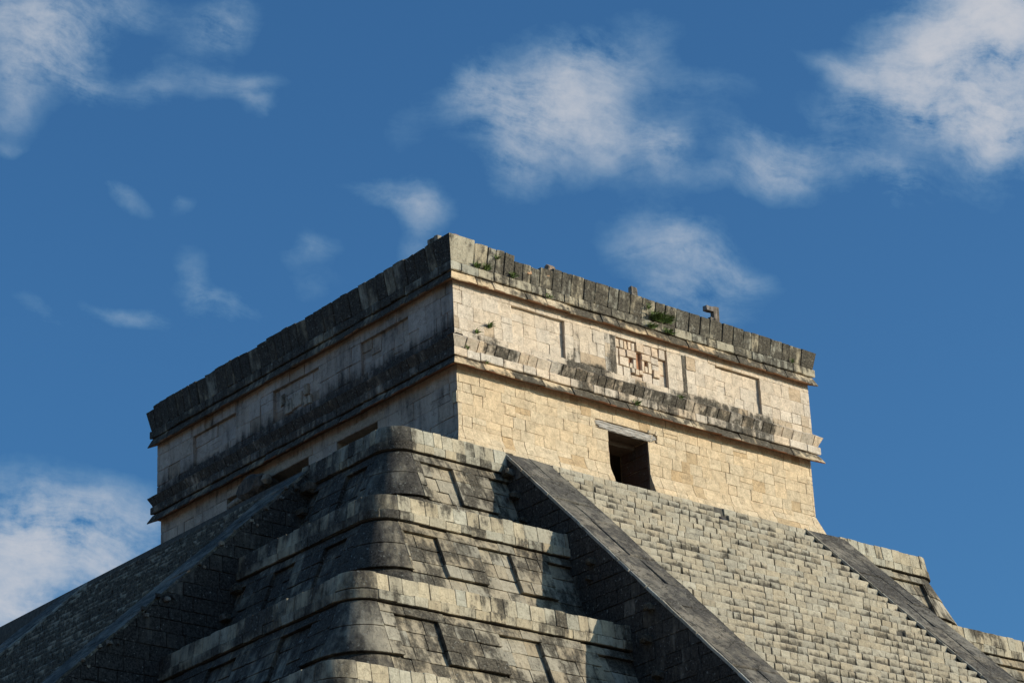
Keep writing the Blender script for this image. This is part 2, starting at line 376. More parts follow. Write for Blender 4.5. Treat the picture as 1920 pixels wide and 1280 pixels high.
def terrace_stones(S, k, segs, recess, parent, amt, first=0.0, rows=True):
    """segs: list of (ua, ub, amount, mids) stretches of the path; recess: (ua, ub) in path units"""
    umin, umax = segs[0][0], segs[-1][1]
    def run(v0, v1, front, back, name, base, wmin, wmax, amt_add, holes=(), only=None, ch=.006, shift=.006, jit=.005):
        for (ua, ub, am, curved) in segs:
            ivs = minus((ua, ub), holes)
            if only is not None: ivs = [(max(ua, a), min(ub, b)) for a, b in only if min(ub, b) - max(ua, a) > .05]
            for a, b in ivs:
                cs = cuts(a, b, .45, .85) if curved else cuts(a, b, wmin, wmax)
                for c0, c1 in zip(cs[:-1], cs[1:]):
                    mb = MB(); g = rng.uniform(.001, .004) if rng.random() < .85 else rng.uniform(.005, .012)
                    f0, f1 = front(v0), front(v1)
                    dv = rng.uniform(-.012, .012)
                    prof = [(back(v1), v1 - .004), (f1 - .006, v1 - .002), (f1, v1 - .010), (f0, v0 + .014 + dv), (f0 - .010, v0 + .003 + dv), (back(v0), v0 + .003 + dv)]
                    la = am + amt_add + rng.uniform(-.07, .07)
                    if rng.random() < .07: la += .2
                    bar_stone(mb, S, c0 + g, c1 - g, prof, tone(base, .88, 1.08), lich_ter(la), ch=ch, mids=(10 if curved else 1), shift=shift, jit=.002 if curved else jit)
                    o = mb.build(name, SHADE_CRUST if am > .7 else STONE, parent)
                    if curved:
                        o.data.set_sharp_from_angle(angle=radians(35)) if hasattr(o.data, 'set_sharp_from_angle') else None
    # lip slabs and string course
    run(0, .36, lambda v: .02 + .12 * v, lambda v: -.22, 'lip_stone', LIP_C, .24, .42, -.20, ch=.010, shift=.010)
    run(.365, .565, lambda v: .098, lambda v: -.1, 'string_stone', LIP_C, .26, .48, -.14, shift=.008)
    if not rows: return
    # projecting top band and hanging pilasters
    pro = lambda v: base_n(v) + .092
    bk = lambda v: base_n(v) - .12
    straight = [q for q in segs if not q[3]]; bent = [q for q in segs if q[3]]; allsegs = segs
    segs = straight
    run(.60, .80, pro, bk, 'band_stone', TER_C, .4, .75, .0)
    for v0, v1 in ((.803, 1.12), (1.123, 1.46), (1.463, 1.77)):
        run(v0, v1, pro, bk, 'pilaster_stone', TER_C, .3, .55, .0, holes=recess)
    segs = bent
    for v0, v1 in ((.60, 1.16), (1.163, 1.77)):
        run(v0, v1, pro, bk, 'corner_stone', TER_C, .55, .8, .0)
    segs = allsegs
    for v0, v1 in ((.805, 1.15), (1.155, 1.5), (1.505, 1.80)):
        run(v0, v1, base_n, bk, 'recess_stone', TER_C, .26, .46, -.04, only=recess)
    for v0, v1 in ((1.805, 2.16), (2.165, 2.6)):
        run(v0, v1, base_n, bk, 'plinth_stone', TER_C, .38, .68, .02)
for k in range(5):
    S, Ld, A, Ll = tier_path(k)
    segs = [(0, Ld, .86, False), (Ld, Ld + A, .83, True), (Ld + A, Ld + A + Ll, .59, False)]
    rec = [(Y1 + .3 - b, Y1 + .3 - a) for a, b in DARK_RECESS[k]] + [(Ld + A + a + OX[k] - RAD, Ld + A + b + OX[k] - RAD) for a, b in LIT_RECESS[k]]
    rec = [(max(0, a), min(Ld + A + Ll, b)) for a, b in rec]
    terrace_stones(S, k, segs, rec, TIER[k], .5, rows=(k < 4))
# the stretch of terraces right of the sunlit flight
for k in range(3):
    xs = X2 + RW - .2
    def S(u, v, n, k=k):
        z = ZK[k] - v; Lr = XR[k] - RAD - xs
        if u < Lr: return (xs + u, -OY[k] - n, z)
        a = -pi / 2 + (u - Lr) / RAD
        sx = .24 * max(0., v - .3)
        if u < Lr + RAD * pi / 2: return (XR[k] - RAD + sx * sm(0, .5, u - Lr) + (RAD + n) * cos(a), -OY[k] + RAD + (RAD + n) * sin(a), z)
        return (XR[k] + n + sx, -OY[k] + RAD + (u - Lr - RAD * pi / 2), z)
    Lr = XR[k] - RAD - xs
    e = XR[k] - 14.80
    terrace_stones(S, k, [(0, Lr, .64, False), (Lr, Lr + RAD * pi / 2, .62, True), (Lr + RAD * pi / 2, Lr + 2.6, .6, False)],
                   [(.3 + e * .5, 14.22 + e - xs)], TIER[k], .4)

# ------------------------------------------------------------------ staircases
def flight(label, along, cross0, cross1, front, kk, lich, name_light):
    """a stair flight; S(u across, v height, n outwards)"""
    st = thing('stone_staircase', label, 'staircase', Vector(along((cross0 + cross1) / 2, 0, 0)) * 1.0)
    run = RISE * kk
    n0 = front + .045
    z0 = 23.97
    # solid stepped core down to the ground
    mb = MB(); prof = [(n0 - 2.0, z0 - .05)]
    steps = int(z0 / RISE)
    for i in range(steps):
        nf = n0 + run * i - .05; zt = z0 - RISE * i - .05
        prof += [(nf, zt), (nf, zt - RISE)]
    prof += [(n0 + run * steps, 0), (n0 - 2.0, 0)]
    bar_stone(mb, along, cross0 - .15, cross1 + .15, prof, (.16, .14, .10), .4, ch=.01, jit=0, shift=0)
    mb.build('stair_core', DARKCORE, st)
    cells = []
    for i in range(44):
        cs = cuts(cross0 + .01, cross1 - .01, .20, .46)
        for a, b in zip(cs[:-1], cs[1:]): cells.append((i, a, b))
    # the stones that show largest stay single, the rest are one mass
    big = sorted(cells, key=lambda c: -(c[2] - c[1]) * (1 if c[0] < 30 else .3))[:298]
    bigset = set(big); mass = MB()
    for c in cells:
        i, a, b = c
        nf = n0 + run * i; zt = z0 - RISE * i
        if rng.random() < .004: continue
        dn = rng.gauss(0, .006); top = zt + rng.uniform(-.010, .004); g = rng.choice((.001, .002, .003, .003, .004, .005, .010, .018))
        bot = zt - RISE - .02
        mb = MB() if c in bigset else mass
        base = tone(STEP_C, .84, 1.14, .04)
        poly_stone(mb, along, [(a + g, bot), (b - g, bot), (b - g - rng.uniform(0, .01), top), (a + g, top + rng.uniform(-.012, .006))], nf + dn, run + .06, .024, base,
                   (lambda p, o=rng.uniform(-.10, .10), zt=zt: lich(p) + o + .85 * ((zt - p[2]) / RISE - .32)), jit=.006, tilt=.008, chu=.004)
        if c in bigset: mb.build('step_stone', STAIR, st)
    mo = mass.build('step_masonry', STAIR, st); mo['kind'] = 'stuff'
    return st
def A_lit(u, v, n): return (u, -n, v)
def A_dark(u, v, n): return (-n, u, v)
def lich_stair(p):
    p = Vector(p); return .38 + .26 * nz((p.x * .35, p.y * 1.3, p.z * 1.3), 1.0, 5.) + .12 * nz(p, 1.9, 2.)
def lich_stair_shade(p):  # lichen amount raised so the colour carries part of this flight's shade
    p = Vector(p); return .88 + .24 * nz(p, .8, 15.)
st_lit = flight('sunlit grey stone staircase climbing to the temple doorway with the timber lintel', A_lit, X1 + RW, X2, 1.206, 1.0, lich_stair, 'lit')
st_drk = flight('shadowed stone staircase rising to the dark side of the temple', A_dark, Y1 + RW, Y2, 2.80, KN, lich_stair_shade, 'dark')

def ramp(st, along, c0, c1, front, kk, side, sgn, amt, label, rag=0.0):
    """sloping balustrade between cross positions c0 and c1; side: cross position of the visible flank"""
    L = sqrt(1 + kk * kk)
    def SR(u, t, n):                    # t down the slope, n normal to it
        return along(u, 24.0 - t / L + n * kk / L, front + t * kk / L + n / L)
    core = MB()
    prof = [(front, 23.92), (front + 23.92 * kk, 0), (front - 1.5, 0), (front - 1.5, 23.92)]
    bar_stone(core, along, c0 + .04, c1 - .04, prof, (.12, .105, .085), .5, ch=.01, jit=0, shift=0)
    rp = core.build('balustrade', DARKCORE, st); rp['label'] = label
    lf = lambda p: amt + .3 * nz(p, .7, 21.) + .22 * nz(p, 2.2, 4.)
    t = 0.0; T = 19.0
    while t < T:
        w = rng.uniform(.7, 1.7)
        m = c0 + (c1 - c0) * rng.uniform(.35, .65)
        strips = [(c0 + .057, m), (m, c1 - .005)] if rng.random() < .55 else [(c0 + .057, c1 - .005)]
        if sgn < 0: strips = [(c0 + .005, c1 - .10)] if len(strips) == 1 else [(c0 + .005, m), (m, c1 - .10)]
        for a, b in strips:
            mb = MB(); gg = rng.choice((.003, .006, .012))
            sk = rng.uniform(-.06, .06)
            poly_stone(mb, SR, [(a + gg, t + gg + sk), (b - gg, t + gg), (b - gg, t + w - gg), (a + gg, t + w - gg + sk)], rng.uniform(-.010, .008), .08, .014,
                       tone((.22, .198, .16), .82, 1.16, .03), lf, jit=.016, tilt=.02)
            mb.build('ramp_slab', RAMP, rp)
        t += w
    t = 0.0
    while t < T:
        w = rng.uniform(.35, .9)
        a, b = (c0, c0 + .055) if sgn > 0 else (c1 - .055, c1)
        if rag and rng.random() < .55:
            if sgn > 0: a += rng.uniform(0, rag)
            if rng.random() < .25: t += w * .6
        mb = MB()
        poly_stone(mb, SR, [(a, t + .006), (b, t + .006), (b, t + w - .006), (a, t + w - .006)], .006 + rng.uniform(-.008, .004), .06, .010, tone((.40, .37, .30), .8, 1.1),
                   lambda p: .38 + rag * 9 + .3 * nz(p, 3., 8.), jit=.010 + rag * .25, tilt=.01)
        mb.build('edge_stone', STONE, rp)
        t += w
    return rp, SR
r1, SR1 = ramp(st_lit, A_lit, X1, X1 + RW, 1.206, 1.0, X1, 1, .62, 'smooth dark ramp on the left side of the steps')
r2, SR2 = ramp(st_lit, A_lit, X2, X2 + RW, 1.206, 1.0, X2, 1, .60, 'smooth dark ramp on the right side of the steps')
r3, SR3 = ramp(st_drk, A_dark, Y1, Y1 + RW, 2.80, KN, Y1, 1, .60, 'ramp with a broken edge on the near side of the steps', rag=.05)
r4, SR4 = ramp(st_drk, A_dark, Y2, Y2 + RW, 2.80, KN, Y2, 1, .60, 'ramp on the far side of the steps')

for i in range(60):
    t_ = rng.uniform(.3, 15.); s_ = rng.uniform(.02, .06); mb = MB()
    c_ = Vector(SR3(Y1 + rng.uniform(-.05, .07), t_, rng.uniform(-.22, .02)))
    bar_stone(mb, lambda u, v, n: (c_.x + u, c_.y + n, c_.z + v), -s_, s_, [(-s_, -s_ * .8), (s_ * .9, -s_), (s_, s_ * .5), (s_ * .2, s_), (-s_ * .9, s_ * .6)], tone((.30, .26, .21), .7, 1.1), rng.uniform(.4, .9), ch=.02, jit=.02)
    mb.build('rubble_stone', SHADE_CRUST, r3)
def clip(poly, a, b, c):
    """keep a*u + b*v <= c"""
    out = []
    for i, p in enumerate(poly):
        q = poly[(i + 1) % len(poly)]
        dp, dq = a * p[0] + b * p[1] - c, a * q[0] + b * q[1] - c
        if dp <= 0: out.append(p)
        if dp * dq < 0:
            s = dp / (dp - dq); out.append((p[0] + (q[0] - p[0]) * s, p[1] + (q[1] - p[1]) * s))
    return out
def tier_out(z, O):
    for k in range(9):
        if z > ZK[k] - TH: return O[k] + max(-.05, base_n(ZK[k] - z) if ZK[k] - z > .6 else 0)
    return 99
def flank(S, O, front, kk, parent, amt, depth_out=9.5, base=(.30, .265, .21)):
    """side wall of a ramp: u outwards distance, v height"""
    v = 24.0 - .02
    while v > 11.5:
        h = rng.uniform(.27, .40); v0 = v - h
        cs = cuts(front - .4 + rng.uniform(-.2, .2), front + depth_out + 4, .32, .72)
        for a, b in zip(cs[:-1], cs[1:]):
            if b < tier_out(v0, O) - .1 and b < tier_out(v, O) - .1: continue
            p = clip([(a + .006, v0 + .005), (b - .006, v0 + .005), (b - .006, v - .005), (a + .006, v - .005)], 1, kk, front + 24 * kk - .075 * kk)
            if len(p) < 3: continue
            ar = abs(sum(p[i][0] * p[(i + 1) % len(p)][1] - p[(i + 1) % len(p)][0] * p[i][1] for i in range(len(p)))) / 2
            if ar < .008: continue
            mb = MB(); o = rng.uniform(-.15, .15)
            poly_stone(mb, S, p, rng.uniform(-.008, .008), .12, .008, tone(base, .75, 1.15, .05), lambda q: amt + o + .3 * nz(q, .8, 2.), jit=.008, tilt=.012, sub=len(p) == 4)
            mb.build('flank_stone', SHADE_CRUST, parent)
        v = v0
flank(lambda u, v, n: (X1 - n, -u, v), OY, 1.206, 1.0, r1, 1.0)
flank(lambda u, v, n: (-u, Y1 - n, v), OX, 2.80, KN, r3, .98, 9.0, (.24, .205, .165))
# tenon stones sticking out of the flank
for (y, z, s) in ((-1.44, 23.40, 1.1), (-1.60, 22.80, 1.0), (-1.84, 22.15, .8), (-4.05, 20.52, .9), (-3.95, 20.18, .7), (-5.80, 19.0, 1.0), (-5.66, 18.33, 1.1), (-5.93, 17.5, 1.0)):
    mb = MB(); w = .11 * s; h = .075 * s
    bar_stone(mb, lambda u, v, n, y=y, z=z: (X1 - u, y + n, z + v), -.1, .20 * s, [(-w, -h), (w * .9, -h), (w, h * .6), (w * .6, h), (-w * .7, h), (-w, h * .4)], tone((.26, .22, .17)), .8, ch=.05, mids=1, jit=.015)
    mb.build('tenon_stone', STONE, r1)
for (x, z, s) in ((-3.02, 23.35, 1.5), (-3.2, 22.75, 1.0), (-3.35, 22.1, .9), (-5.0, 20.6, 1.1), (-5.3, 19.9, .9), (-7.1, 18.0, 1.0)):
    mb = MB(); w = .13 * s; h = .09 * s
    bar_stone(mb, lambda u, v, n, x=x, z=z: (x + n, Y1 - u, z + v), -.1, .20 * s, [(-w, -h), (w * .9, -h), (w, h * .6), (w * .6, h), (-w * .7, h), (-w, h * .4)], tone((.24, .2, .16)), .8, ch=.05, mids=1, jit=.015)
    mb.build('tenon_stone', STONE, r3)

# ------------------------------------------------------------------ temple
tem = thing('stone_temple', 'square pale limestone temple with flaring parapet and dark doorway on the pyramid top', 'temple', (6.2, 6.7, 24))
DX0, DX1, DZ = 5.02, 6.36, 26.03
AY0, AY1, BY0, BY1, NZ = 3.42, 5.12, 6.33, 10.0, 26.36
mb = MB()
T0, T1 = .31, 1.35
for b in ((T0, DX0, T0, T1, 23.9, 26.5), (DX1, W1 - T0, T0, T1, 23.9, 26.5), (DX0, DX1, T0 + .34, T1, 26.20, 26.5), (DX0, DX1, T0, T0 + .34, 26.26, 26.5),
          (T0, T1, T1, AY0, 23.9, 26.5), (T0, T1, AY1, BY0, 23.9, 26.5), (T0, T1, BY1, W2 - T0, 23.9, 26.5), (T0, T1, AY0, AY1, NZ, 26.5), (T0, T1, BY0, BY1, NZ, 26.5),
          (W1 - T1, W1 - T0, T1, W2 - T0, 23.9, 26.5), (T1, W1 - T1, W2 - T1, W2 - T0, 23.9, 26.5), (T1 + 1.2, T1 + 1.5, T1, W2 - T1, 23.9, 26.5)):
    box(mb, *b)
low = mb.build('lower_wall', MORTAR, tem, (6.2, 6.7, 24))
mb = MB(); box(mb, T0 + .002, W1 - T0 - .002, T0 + .002, W2 - T0 - .002, 26.5, 29.6)
upp = mb.build('upper_wall', MORTAR, tem, (6.2, 6.7, 26.5))

def flare(v): return -.28 + .335 * max(0., 25.15 - v) * sm(25.2, 24.85, v) if v < 25.15 else -.28
def SF_lit(u, v, n): return (u, -(flare(v) + n), v)
def SF_dark(u, v, n): return (-(flare(v) + n), u, v)
# core of the flared base
for S, spans in ((S_lit, ((.0, DX0), (DX1, W1))), (S_dark, ((.0, AY0), (AY1, BY0), (BY1, W2)))):
    for i, (a, b) in enumerate(spans):
        mb = MB()
        bar_stone(mb, S, a + (.05 if i == 0 else .01), b - .01, [(flare(24.0) - .03, 23.95), (flare(24.5) - .03, 24.5), (flare(24.85) - .03, 24.85), (-.31, 25.15), (-.5, 25.15), (-.5, 23.95)], (.3, .24, .16), .1, jit=0, shift=0,
                  m0=(i == 0), m1=(b > 12))
        mb.build('flared_base', MORTAR, low)

def lich_lower(p):
    p = Vector(p); return .12 + .20 * nz(p, 1.1, 1.) + .65 * sm(24.85, 24.3, p.z) * (.6 + nz(p, 1.3, 6.))
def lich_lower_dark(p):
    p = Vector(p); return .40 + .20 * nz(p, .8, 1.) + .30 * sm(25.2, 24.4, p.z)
def wavy(S, s=.022):
    def W(u, v, n): return S(u, v + s * nz((u * .55, v * .9, 7.), 1.0, 2.), n)
    return W
def wall_courses(S, L, courses, holes, name, parent, base, lich, wmin, wmax, proud=0., depth=.16, ends=True, jit=.005, pno=.0035, mat=None):
    gx = .0035 if mat is SHADE_CRUST else 0.
    for v0, v1 in zip(courses[:-1], courses[1:]):
        hs = [(a, b) for a, b, c, d in holes if min(v1, d) - max(v0, c) > .5 * (v1 - v0)]
        for s, e in minus((0.0, L), hs):
            cs = cuts(s, e, wmin, wmax)
            for a, b in zip(cs[:-1], cs[1:]):
                parts = [(v0, v1)]
                if b - a > .34 and rng.random() < .10:
                    mid = v0 + (v1 - v0) * rng.uniform(.4, .6); parts = [(v0, mid), (mid, v1)]
                for c, d in parts:
                    mb = MB(); g = rng.uniform(.0, .0022) if rng.random() < .9 else rng.uniform(.005, .010)
                    g += gx * rng.random(); la = rng.uniform(-.06, .06)
                    first, last = ends and a < .01, ends and b > L - .01
                    col = tone(base, .93, 1.06, .03)
                    if rng.random() < .08: col = tuple(x * y for x, y in zip(col, (.82, .76, .68)))
                    n0 = proud + rng.gauss(0, pno)
                    if first or last:
                        # corner block, mitred against the other face
                        def SM(u, v, n, f=first, l=last):
                            x = S(u, v, n)
                            return x
                        e0 = a; e1 = b
                        pr = []
                        n_ = proud
                        prof = [(n_ - depth, c + g), (n_ - .01, c + g), (n_, c + g + .012), (n_, d - g - .012), (n_ - .01, d - g), (n_ - depth, d - g)]
                        def SC(u, v, n):
                            return S(u, v, n)
                        k0 = len(mb.v)
                        # the wall plane lies inset from the cornice tips: mitre about its own corner
                        off = (lambda v: (-S(0, v, 0)[1] if S in (SF_lit,) else 0))
                        bar_stone_corner(mb, S, a + (0 if first else g), b - (0 if last else g), prof, col, lambda p: lich(p) + la, first, last, L)
                    else:
                        poly_stone(mb, wavy(S), [(a + g, c + g), (b - g, c + g), (b - g, d - g), (a + g, d - g)], n0, depth, rng.choice((.001, .001, .002, .003, .006)), col, lambda p: lich(p) + la, jit=jit, tilt=.004)
                    mb.build('base_stone' if (name == 'wall_stone' and v1 < 25.16) else name, mat or STONE, parent)
def bar_stone_corner(mb, S, u0, u1, prof, rgb, lich, first, last, L):
    """like bar_stone but mitred where the wall turns: u shifts with the real offset from the tip plan"""
    us = [u0, u0 + .012, u1 - .012, u1]
    k = len(prof); vs = []
    O = Vector(S(0, prof[0][1], 0)); 
    for si, u in enumerate(us):
        for n, v in prof:
            q = S(u, v, n)
            real = -q[1] if S in (SF_lit, SU_lit, S_lit) else -q[0]      # outward offset from the tip plan
            uu, nn = u, n
            if first and si <= 1: uu = -real + (.0 if si == 0 else .012)
            elif last and si >= 2: uu = L + real - (.0 if si == 3 else .012)
            elif si in (0, 3): nn = n - .010
            vs.append(S(uu, v, nn))
    fs = []
    for s in range(3):
        for i in range(k):
            j = (i + 1) % k; fs.append((s * k + i, s * k + j, (s + 1) * k + j, (s + 1) * k + i))
    fs.append(list(range(k))); fs.append([3 * k + i for i in range(k)])
    mb.add(vs, fs, rgb, lich)
def SU_lit(u, v, n): return (u, -(n - .20), v)
def SU_dark(u, v, n): return (-(n - .20), u, v)
LOWC = [24.0, 24.42, 24.80, 25.15, 25.44, 25.74, 26.03, 26.27, 26.50, 26.74]
wall_courses(SF_lit, W1, LOWC, [(DX0, DX1, 23, DZ), (4.62, 6.66, 26.02, 26.27)], 'wall_stone', low, WALL_C, lich_lower, .24, .50)
LOWD = [24.0, 24.55, 25.05, 25.42, 25.86, 26.30, 26.74]
wall_courses(SF_dark, W2, LOWD, [(AY0, AY1, 23, NZ), (BY0, BY1, 23, NZ)], 'wall_stone', low, (.50, .405, .32), lich_lower_dark, .34, .75, mat=SHADE_CRUST)  # shadowed face: darker base and more lichen put shade into the colour

# the frieze zone with recessed panels
def col_streak(x, *cs): return sum(a * exp(-((x - c) / w) ** 2) for c, w, a in cs)
def lich_frieze(p):
    p = Vector(p); x = p.x
    low_ = sm(27.85, 27.45, p.z)
    zone = .25 + .75 * min(1, col_streak(x, (4.6, 1.0, .9), (7.9, 1.1, .9), (9.6, 1.2, .5), (1.3, .4, .9), (10.6, .4, .4)))
    s = col_streak(x, (7.72, .07, .75), (4.05, .14, .42), (4.75, .22, .5), (1.45, .12, .28), (5.15, .14, .45))
    return .14 + .22 * nz(p, 1.2, 3.) + .85 * low_ * zone * (.75 + .6 * nz(p, 1.6, 9.)) + s * (.6 + .5 * nz(p, 2.2, 2.))
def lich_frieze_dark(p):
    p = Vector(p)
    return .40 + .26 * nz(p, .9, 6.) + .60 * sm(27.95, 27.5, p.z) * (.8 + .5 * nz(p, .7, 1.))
PL = [(2.02, 3.70, 27.62, 28.64), (5.41, 7.14, 27.56, 28.66), (8.84, 10.45, 27.62, 28.62)]
PD = [(1.97, 3.94, 27.66, 28.56), (5.72, 7.74, 27.66, 28.54), (9.46, 11.5, 27.60, 28.54)]
UPC = [27.42, 27.62, 27.92, 28.28, 28.64, 28.88]
STAIN = [(7.655, 7.80, 27.62, 28.70, .86), (5.02, 5.20, 27.60, 28.64, .60), (5.20, 5.38, 27.60, 28.64, .72), (3.98, 4.18, 27.60, 28.64, .52)]
for (a, b, c, d, am) in STAIN:
    z = c
    while z < d - .05:
        z1 = min(d, z + rng.uniform(.28, .42)); z1 = d if d - z1 < .12 else z1
        mb = MB(); poly_stone(mb, SU_lit, [(a + .001, z + .001), (b - .001, z + .001), (b - .001, z1 - .001), (a + .001, z1 - .001)], rng.uniform(-.003, .003), .16, .002, tone(FRZ_C, .93, 1.05), am, jit=.004, tilt=.003)
        mb.build('frieze_stone', STONE, upp); z = z1
wall_courses(SU_lit, W1, UPC, PL + [(a, b, 27.6, 28.65) for a, b, c, d, e in STAIN], 'frieze_stone', upp, FRZ_C, lich_frieze, .26, .52)
for (a, b, c, d) in (PL[0], PL[2]):
    def SP(u, v, n, a=a, c=c): return (a + u, .20 + .088 - n, c + v)
    wall_courses(SP, b - a, [0, .30, .66, d - c], [], 'panel_stone', upp, FRZ_C, lich_frieze, .24, .46, depth=.05, ends=False)
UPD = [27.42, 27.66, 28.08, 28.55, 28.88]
wall_courses(SU_dark, W2, UPD, PD, 'frieze_stone', upp, (.46, .385, .32), lich_frieze_dark, .36, .72, pno=.008, mat=SHADE_CRUST)  # frieze and panel base lowered, shade of the unlit face in the colour
for (a, b, c, d) in PD:
    def SPD(u, v, n, a=a, c=c): return (.20 + .088 - n, a + u, c + v)
    wall_courses(SPD, b - a, [0, .30, .62, d - c], [], 'panel_stone', upp, (.46, .385, .32), lich_frieze_dark, .30, .6, depth=.05, ends=False, pno=.008, mat=SHADE_CRUST)

# carved mask in the middle panel: blocks (x0, x1, z0, z1, proud)
mask = MB(); box(mask, PL[1][0] - .01, PL[1][1] + .01, .295, .309, 27.5, 28.7, (.40, .20, .11), .0)
mk = mask.build('stone_mask', STONE, upp, (6.27, .3, 27.56)); mk['label'] = 'blocky carved stone mask with a long nose slot, tinted orange'
MASK = [(5.42, 5.55, 28.38, 28.60, .060), (5.56, 5.68, 28.37, 28.60, .075), (5.69, 5.80, 28.37, 28.60, .068), (5.82, 5.93, 28.37, 28.60, .080), (5.94, 6.06, 28.37, 28.60, .072),
        (6.09, 6.34, 28.38, 28.65, .105), (6.35, 6.62, 28.38, 28.62, .078), (6.63, 6.86, 28.37, 28.63, .072), (6.87, 7.09, 28.37, 28.64, .084),
        (5.42, 5.51, 27.9, 28.35, .050), (5.52, 5.75, 28.16, 28.36, .066), (5.76, 6.09, 28.17, 28.36, .094), (5.52, 5.84, 27.90, 28.15, .070), (5.98, 6.09, 27.90, 28.16, .074), (5.85, 5.97, 27.90, 28.03, .070),
        (6.27, 6.58, 28.19, 28.37, .086), (6.59, 6.86, 28.17, 28.36, .074), (6.27, 6.36, 27.88, 28.18, .074), (6.37, 6.48, 27.88, 28.05, .070), (6.49, 6.61, 27.88, 28.18, .076), (6.62, 6.86, 28.01, 28.16, .064),
        (6.63, 6.85, 27.80, 28.00, .115), (5.42, 5.62, 27.58, 27.89, .055), (5.63, 5.88, 27.58, 27.89, .060), (5.89, 6.00, 27.76, 27.89, .10), (6.01, 6.14, 27.73, 27.89, .105), (6.15, 6.28, 27.77, 27.89, .098),
        (6.29, 6.61, 27.58, 27.87, .060), (5.89, 6.28, 27.58, 27.72, .052), (6.62, 6.86, 27.58, 27.79, .062), (6.88, 7.135, 27.58, 27.95, .012), (6.88, 7.135, 27.96, 28.35, .010)]
for (a, b, c, d, pr) in MASK:
    mb = MB(); t = rng.random()
    colr = tuple(x * (1 - .30 * t) + y * .30 * t for x, y in zip(FRZ_C, (.60, .37, .22)))
    poly_stone(mb, lambda u, v, n: (u, .295 - n, v), [(a + .003, c + .003), (b - .003, c + .003), (b - .003, d - .003), (a + .003, d - .003)], pr, pr + .03, .010, tone(colr, .94, 1.05), .10, jit=.008, tilt=.010)
    mb.build('carved_block', STONE, mk)
for (a, b, c, d, pr) in ((6.1, 6.5, 27.7, 27.95, .06), (6.25, 6.42, 28.0, 28.3, .07), (6.55, 6.95, 27.8, 28.2, .05), (6.98, 7.3, 27.75, 28.1, .06), (7.3, 7.5, 28.05, 28.35, .05)):
    mb = MB()
    poly_stone(mb, lambda u, v, n: (.285 - n, u, v), [(a, c), (b, c), (b, d), (a, d)], pr, pr + .03, .02, tone((.45, .38, .3)), .5, jit=.02, tilt=.03)
    mb.build('carved_block', STONE, upp)

# mouldings: profiles in (offset outwards, height)
def patch_lit(x, lst): return col_streak(x, *lst)
def lich_band_lit(p):
    p = Vector(p); x = p.x
    on = max(sm(.75, 1.05, x) * sm(2.15, 1.95, x), sm(3.2, 3.45, x) * sm(11.2, 10.6, x))
    return .20 + .55 * on + .22 * nz(p, 1.6, 4.)
def lich_str_lit(p):
    p = Vector(p); x = p.x
    on = max(sm(.75, 1.05, x) * sm(1.95, 1.6, x) * .6, sm(3.6, 4.2, x) * sm(11.3, 10.2, x))
    return .16 + .46 * on + .25 * nz(p, 1.3, 14.)
def lich_mold_lit(p):
    p = Vector(p); return .48 + .10 * sm(.6, 1.8, p.x) + .20 * sm(2.6, 4.5, p.x) * sm(11.8, 10.8, p.x) + .55 * nz((p.x, p.y * 4, p.z * 4), 1.1, 24.)
def lich_par_lit(p):
    p = Vector(p); return .78 - .30 * sm(1.1, .6, p.x) + .22 * nz((p.x, p.y, p.z * .4), 1.9, 31.) - .25 * sm(29.80, 29.93, p.z) - .18 * sm(29.45, 29.3, p.z) * sm(2., 1., p.x)
dk = lambda a, s=.25: (lambda p: a + s * nz(p, .9, 17.) + .2 * nz(p, 2.4, 3.))
MOLD_LO = [(-.42, 26.715), (-.285, 26.715), (-.015, 26.60), (.0, 26.62), (-.115, 26.83), (-.42, 26.83)]
STR_LO = [(-.40, 26.855), (-.085, 26.855), (-.070, 26.875), (-.070, 27.045), (-.085, 27.065), (-.40, 27.065)]
BAND_LO = [(-.40, 27.08), (-.125, 27.08), (-.0, 27.325), (-.03, 27.345), (-.20, 27.46), (-.40, 27.46)]
MOLD_UP = [(-.42, 28.86), (-.205, 28.86), (-.015, 28.80), (.0, 28.82), (-.095, 29.035), (-.42, 29.035)]
STR_UP = [(-.40, 29.06), (-.06, 29.06), (-.045, 29.08), (-.045, 29.265), (-.06, 29.285), (-.40, 29.285)]
def par_prof(top): return [(-.34, 29.30), (-.085, 29.30), (-.075, 29.32), (.012 + (top - 29.77) * .2, top - .02), (-.02, top), (-.34, top + .01)]
def moulding(S, L, prof, name, parent, base, lich, wmin, wmax, under=None, first=None, shift=.006, jit=.006, g=.006):
    cs = cuts(0.0, L, wmin, wmax)
    if first: cs = [0.0] + cuts(first, L, wmin, wmax)
    for a, b in zip(cs[:-1], cs[1:]):
        mb = MB(); f, l = a < .001, b > L - .001; la = rng.uniform(-.1, .1)
        bar_stone(mb, S, a + (0 if f else g * rng.uniform(.4, 1.4)), b - (0 if l else g * rng.uniform(.4, 1.4)), prof, tone(base, .86, 1.1), lambda p: lich(p) + la, ch=.012, mids=2, m0=f, m1=l,
                  shift=0 if (f or l) else shift, jit=jit, under=under)
        mb.build(name, SHADE_CRUST if S is S_dark else STONE, parent)
